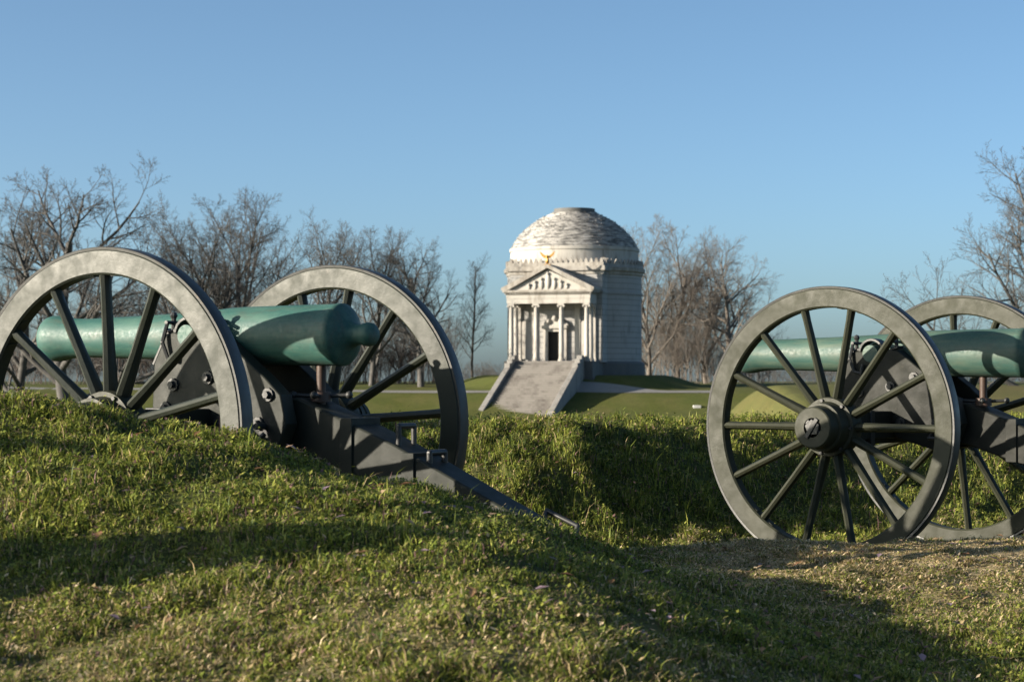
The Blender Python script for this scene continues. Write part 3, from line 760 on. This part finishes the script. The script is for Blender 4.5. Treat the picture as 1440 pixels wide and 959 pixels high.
TREES = [
 # kind, px of trunk, py of top, distance, rot, width factor, label
 ('oakA', 98, 216, 170, 0.3, 1.05, "tall open bare tree behind the left end, above the nearest wheel"),
 ('oakB', 22, 262, 185, 1.9, 0.9, "bare tree cut by the left edge of the picture"),
 ('vaseA', 262, 262, 180, 2.2, 1.0, "dense upright bare tree left of the gap above the green barrel"),
 ('vaseB', 338, 252, 188, 0.9, 1.0, "dense bare tree rising over the middle of the left green barrel"),
 ('oakB', 318, 330, 236, 4.0, 0.9, "smaller bare tree standing behind two dense upright ones"),
 ('vaseA', 452, 290, 225, 4.1, 1.0, "bare tree behind the top left of the pale far wheel"),
 ('vaseB', 522, 306, 232, 2.6, 1.0, "bare tree directly above the pale far wheel"),
 ('oakA', 592, 322, 228, 5.0, 0.95, "spreading bare tree right of the pale far wheel's top"),
 ('slim', 664, 352, 236, 1.0, 1.0, "slim straight bare tree standing alone left of the monument"),
 ('vaseP', 912, 298, 262, 1.2, 0.9, "pale bare tree right against the monument's right side"),
 ('vaseP', 952, 300, 268, 3.4, 1.0, "second pale bare tree from the monument wall"),
 ('vaseP', 992, 318, 272, 5.2, 0.9, "pale upright bare tree in the middle of the group right of the monument"),
 ('oakP', 1025, 330, 262, 2.9, 1.0, "pale bare tree with a long limb leaning right over the cannon wheel"),
 ('broad', 1434, 156, 150, 0.6, 1.0, "large bare tree at the right edge over the far wheel"),
 ('oakB', 560, 430, 246, 3.0, 1.2, "low bare tree seen through the spokes of the pale far wheel"),
 ('vaseA', 160, 385, 240, 5.6, 1.3, "low bare tree seen through the near wheel above the muzzle"),
 ('vaseB', 225, 380, 245, 0.2, 1.2, "low bare tree in the gap between the two tallest groups at left"),
]
for kind, px, py, Y, rz, wf, label in TREES:
    src = PROTO[kind]; h0 = src['h0']
    x = (px - 720) / 2803 * Y; g = hz(x, Y); top = (528 - py) / 2803 * Y
    o = src if kind not in used else copy_tree(src)
    used.add(kind)
    sc = (top - g) / h0
    o.location = (x, Y, g); o.rotation_euler = (0, 0, rz); o.scale = (sc * wf, sc * wf, sc)
    tag(o, label, "tree", "bare winter trees")
for o in bpy.data.objects:
    if 'h0' in o: del o['h0']

# undergrowth along the wood's edge: too many stems to count
def brush(name, spans, seed, mat, label, dens=1.0, thin=.016):
    rnd = random.Random(seed); A, B = Seg(), Seg()
    PB = dict(kids=(7, 6, 4), start=.2, trunk=1, r=.01, ang=(38, 42, 42), len=(.55, .55, .55), up=(.03, .05, .04), wob=.13, rk=.6, rmin=thin * .6, limb_lev=-1)
    org = None
    for (px0, px1, Y0, Y1, h0, h1) in spans:
        Ym = (Y0 + Y1) / 2; wdt = abs(px1 - px0) / 2803 * Ym
        for i in range(int(wdt * 3.6 * dens)):
            Y = rnd.uniform(Y0, Y1); x = (rnd.uniform(px0, px1) - 720) / 2803 * Y
            h = rnd.uniform(h0, h1) * (.6 + .8 * float(vnoise(np.array([x * .22]), np.array([Y * .1 + seed]))[0]))
            g = hz(x, Y); org = org or (x, Y, g)
            grow(rnd, A, B, (x, Y, g - .2), (rnd.gauss(0, .15), rnd.gauss(0, .15), 1), h * .8, thin + h * .005, 0, PB)
    o = B.build(name, mat, None, 3, org); o.location = org
    tag(o, label, "undergrowth", kind='stuff'); return o
brush("brush", [(-30, 215, 236, 262, 4.0, 8.5), (200, 420, 236, 262, 5, 10), (400, 640, 240, 262, 4, 9)], 1, M_brush, "leafless brown undergrowth below the trees at left", 2.2)
brush("brush", [(900, 1000, 255, 275, 7, 12), (985, 1080, 262, 280, 4, 8)], 2, M_bark_pale, "tall pale leafless thicket right of the monument", 2.2)
brush("brush", [(1040, 1480, 380, 420, 5, 9), (620, 720, 380, 420, 3.5, 5.5)], 3, M_bark, "low leafless scrub along the horizon", .9, .03)

# ------------------------------------------------------------------ turf: blades and small leaves
def turf(name, N, y0, y1, seed, label, kindmix):
    rg = np.random.default_rng(seed)
    Y = rg.uniform(y0, y1, N); X = rg.uniform(-1, 1, N) * (.275 * Y + .5)
    n1 = fbm(X * 3.1 + 4, Y * 3.1, 3); n2 = fbm(X * 11, Y * 11 + 3, 2)
    dry = dryness(X, Y)
    bank = smooth01((Y + np.interp(X, [-3, 0, .55, 1.0, 1.7, 3.2], [1.9, 2.6, 2.5, 1.6, .8, 0]) - 12.0) / .8)
    keep = rg.random(N) < np.clip(.30 + 1.5 * (n2 - .28) + .3 * dry, .2, 1)
    X, Y, n1, n2, dry, bank = [a[keep] for a in (X, Y, n1, n2, dry, bank)]; N = len(X)
    Z = height(X, Y) - .004
    isleaf = rg.random(N) < kindmix * (1 - .85 * dry) * (.5 + 1.1 * n1)
    lush = np.clip((n1 - .35) * 3, 0, 1)
    clump = np.clip((fbm(X * 7 + 40, Y * 7, 2) - .42) * 4, 0, 1)
    H = (.010 + .014 * rg.random(N) ** 1.5 + .014 * lush * rg.random(N) + .034 * clump * rg.random(N)) * (1 - .40 * dry) * (1 + .7 * bank * (1 - .5 * dry))
    tall = rg.random(N) < .012; H = np.where(tall & (dry < .5), H * 1.9, H)
    az = rg.uniform(0, 2 * PI, N); lean = rg.uniform(.1, .9, N) + .9 * dry
    dx, dy = np.cos(az), np.sin(az); sx, sy = -dy, dx
    # colours
    pal = np.array([(.23, .28, .045), (.075, .115, .022), (.38, .39, .08), (.22, .21, .06), (.42, .32, .17), (.60, .48, .31), (.26, .15, .14)]) * .74
    pal[4:6] *= 1.3
    r = rg.random(N)
    pg = np.where(r < .38, 0, np.where(r < .62, 1, np.where(r < .84, 2, np.where(r < .90, 3, np.where(r < .95, 4, 6)))))
    pd = np.where(r < .45, 4, np.where(r < .75, 5, np.where(r < .9, 3, 0)))
    ci = np.where(rg.random(N) < dry * .9, pd, pg)
    c = pal[ci] * rg.uniform(.75, 1.25, (N, 1)) * (.85 + .35 * n1[:, None])
    P0 = np.stack([X, Y, Z], -1); S = np.stack([sx, sy, 0 * sx], -1); Dv = np.stack([dx, dy, 0 * dx], -1); U = np.array([0, 0, 1.])
    far = (.8 + Y / 14)[:, None]
    # blades: 5 verts, 3 triangles
    b = ~isleaf; nb = b.sum(); w_ = rg.uniform(.0011, .0024, (nb, 1)) * far[b]
    p0, s_, d_, h_, l_ = P0[b], S[b], Dv[b], H[b][:, None], lean[b][:, None]
    mid = p0 + U * h_ * .6 + d_ * h_ * l_ * .35; tip = p0 + U * h_ * (1 - .25 * l_) + d_ * h_ * l_
    Vb = np.stack([p0 - s_ * w_, p0 + s_ * w_, mid - s_ * w_ * .8, mid + s_ * w_ * .8, tip], 1).reshape(-1, 3)
    Fb = (np.arange(nb) * 5)[:, None, None] + np.array([[0, 1, 3], [0, 3, 2], [2, 3, 4]])[None]
    cb = np.repeat(c[b], 5, 0)
    # leaves: small rounded diamonds on the top of the sward, 4 verts, 2 triangles
    q = isleaf; nl = q.sum(); sz = rg.uniform(.003, .0075, (nl, 1)) * far[q]
    cen = P0[q] + U * (H[q][:, None] * rg.uniform(.3, .95, (nl, 1)))
    tl = rg.uniform(-.5, .9, (nl, 1)); a1 = Dv[q] + U * tl; a2 = S[q] + U * rg.uniform(-.4, .4, (nl, 1))
    Vl = np.stack([cen - a1 * sz, cen + a2 * sz * .62, cen + a1 * sz * 1.1, cen - a2 * sz * .62], 1).reshape(-1, 3)
    Fl = (np.arange(nl) * 4)[:, None, None] + np.array([[0, 1, 2], [0, 2, 3]])[None] + nb * 5
    cl_ = np.repeat(c[q], 4, 0)
    o = np_mesh(name, np.concatenate([Vb, Vl]), np.concatenate([Fb.reshape(-1, 3), Fl.reshape(-1, 3)]), M_grass, col=np.concatenate([cb, cl_]))
    tag(o, label, "grass", kind='stuff'); return o
turf("grass", 1050000, 3.9, 12.2, 1, "short weedy grass on the mound and the flat ground round the guns", .44)
turf("grass", 430000, 12.1, 17.5, 2, "thicker weedy grass on the bank behind the guns", .5)

# dead leaves lying in the grass
def litter(N, seed):
    rg = np.random.default_rng(seed)
    Y = rg.uniform(4.8, 14.5, N); X = rg.uniform(-1, 1, N) * .27 * Y
    Z = height(X, Y) + .014 + .015 * rg.random(N)
    az = rg.uniform(0, 2 * PI, N); t = rg.uniform(-.5, .5, (N, 1)); sz = rg.uniform(.008, .019, (N, 1))
    a = np.stack([np.cos(az), np.sin(az), 0 * az], -1); s_ = np.stack([-np.sin(az), np.cos(az), 0 * az], -1); U = np.array([0, 0, 1.])
    a = a + U * t; P0 = np.stack([X, Y, Z], -1)
    V = np.stack([P0 - a * sz * 1.3, P0 + (s_ * .7 + U * .35) * sz, P0 + a * sz * 1.4, P0 - (s_ * .7 - U * .3) * sz], 1).reshape(-1, 3)
    F = (np.arange(N) * 4)[:, None, None] + np.array([[0, 1, 2], [0, 2, 3]])[None]
    pal = np.array([(.33, .20, .11), (.26, .14, .08), (.40, .28, .18), (.30, .22, .26)])
    c = np.repeat(pal[rg.integers(0, 4, N)] * rg.uniform(.7, 1.2, (N, 1)), 4, 0)
    o = np_mesh("leaf_litter", V, F.reshape(-1, 3), M_grass, col=c)
    tag(o, "dead brown leaves and tiny faded flowers scattered through the grass", "leaf litter", kind='stuff')
litter(900, 5)
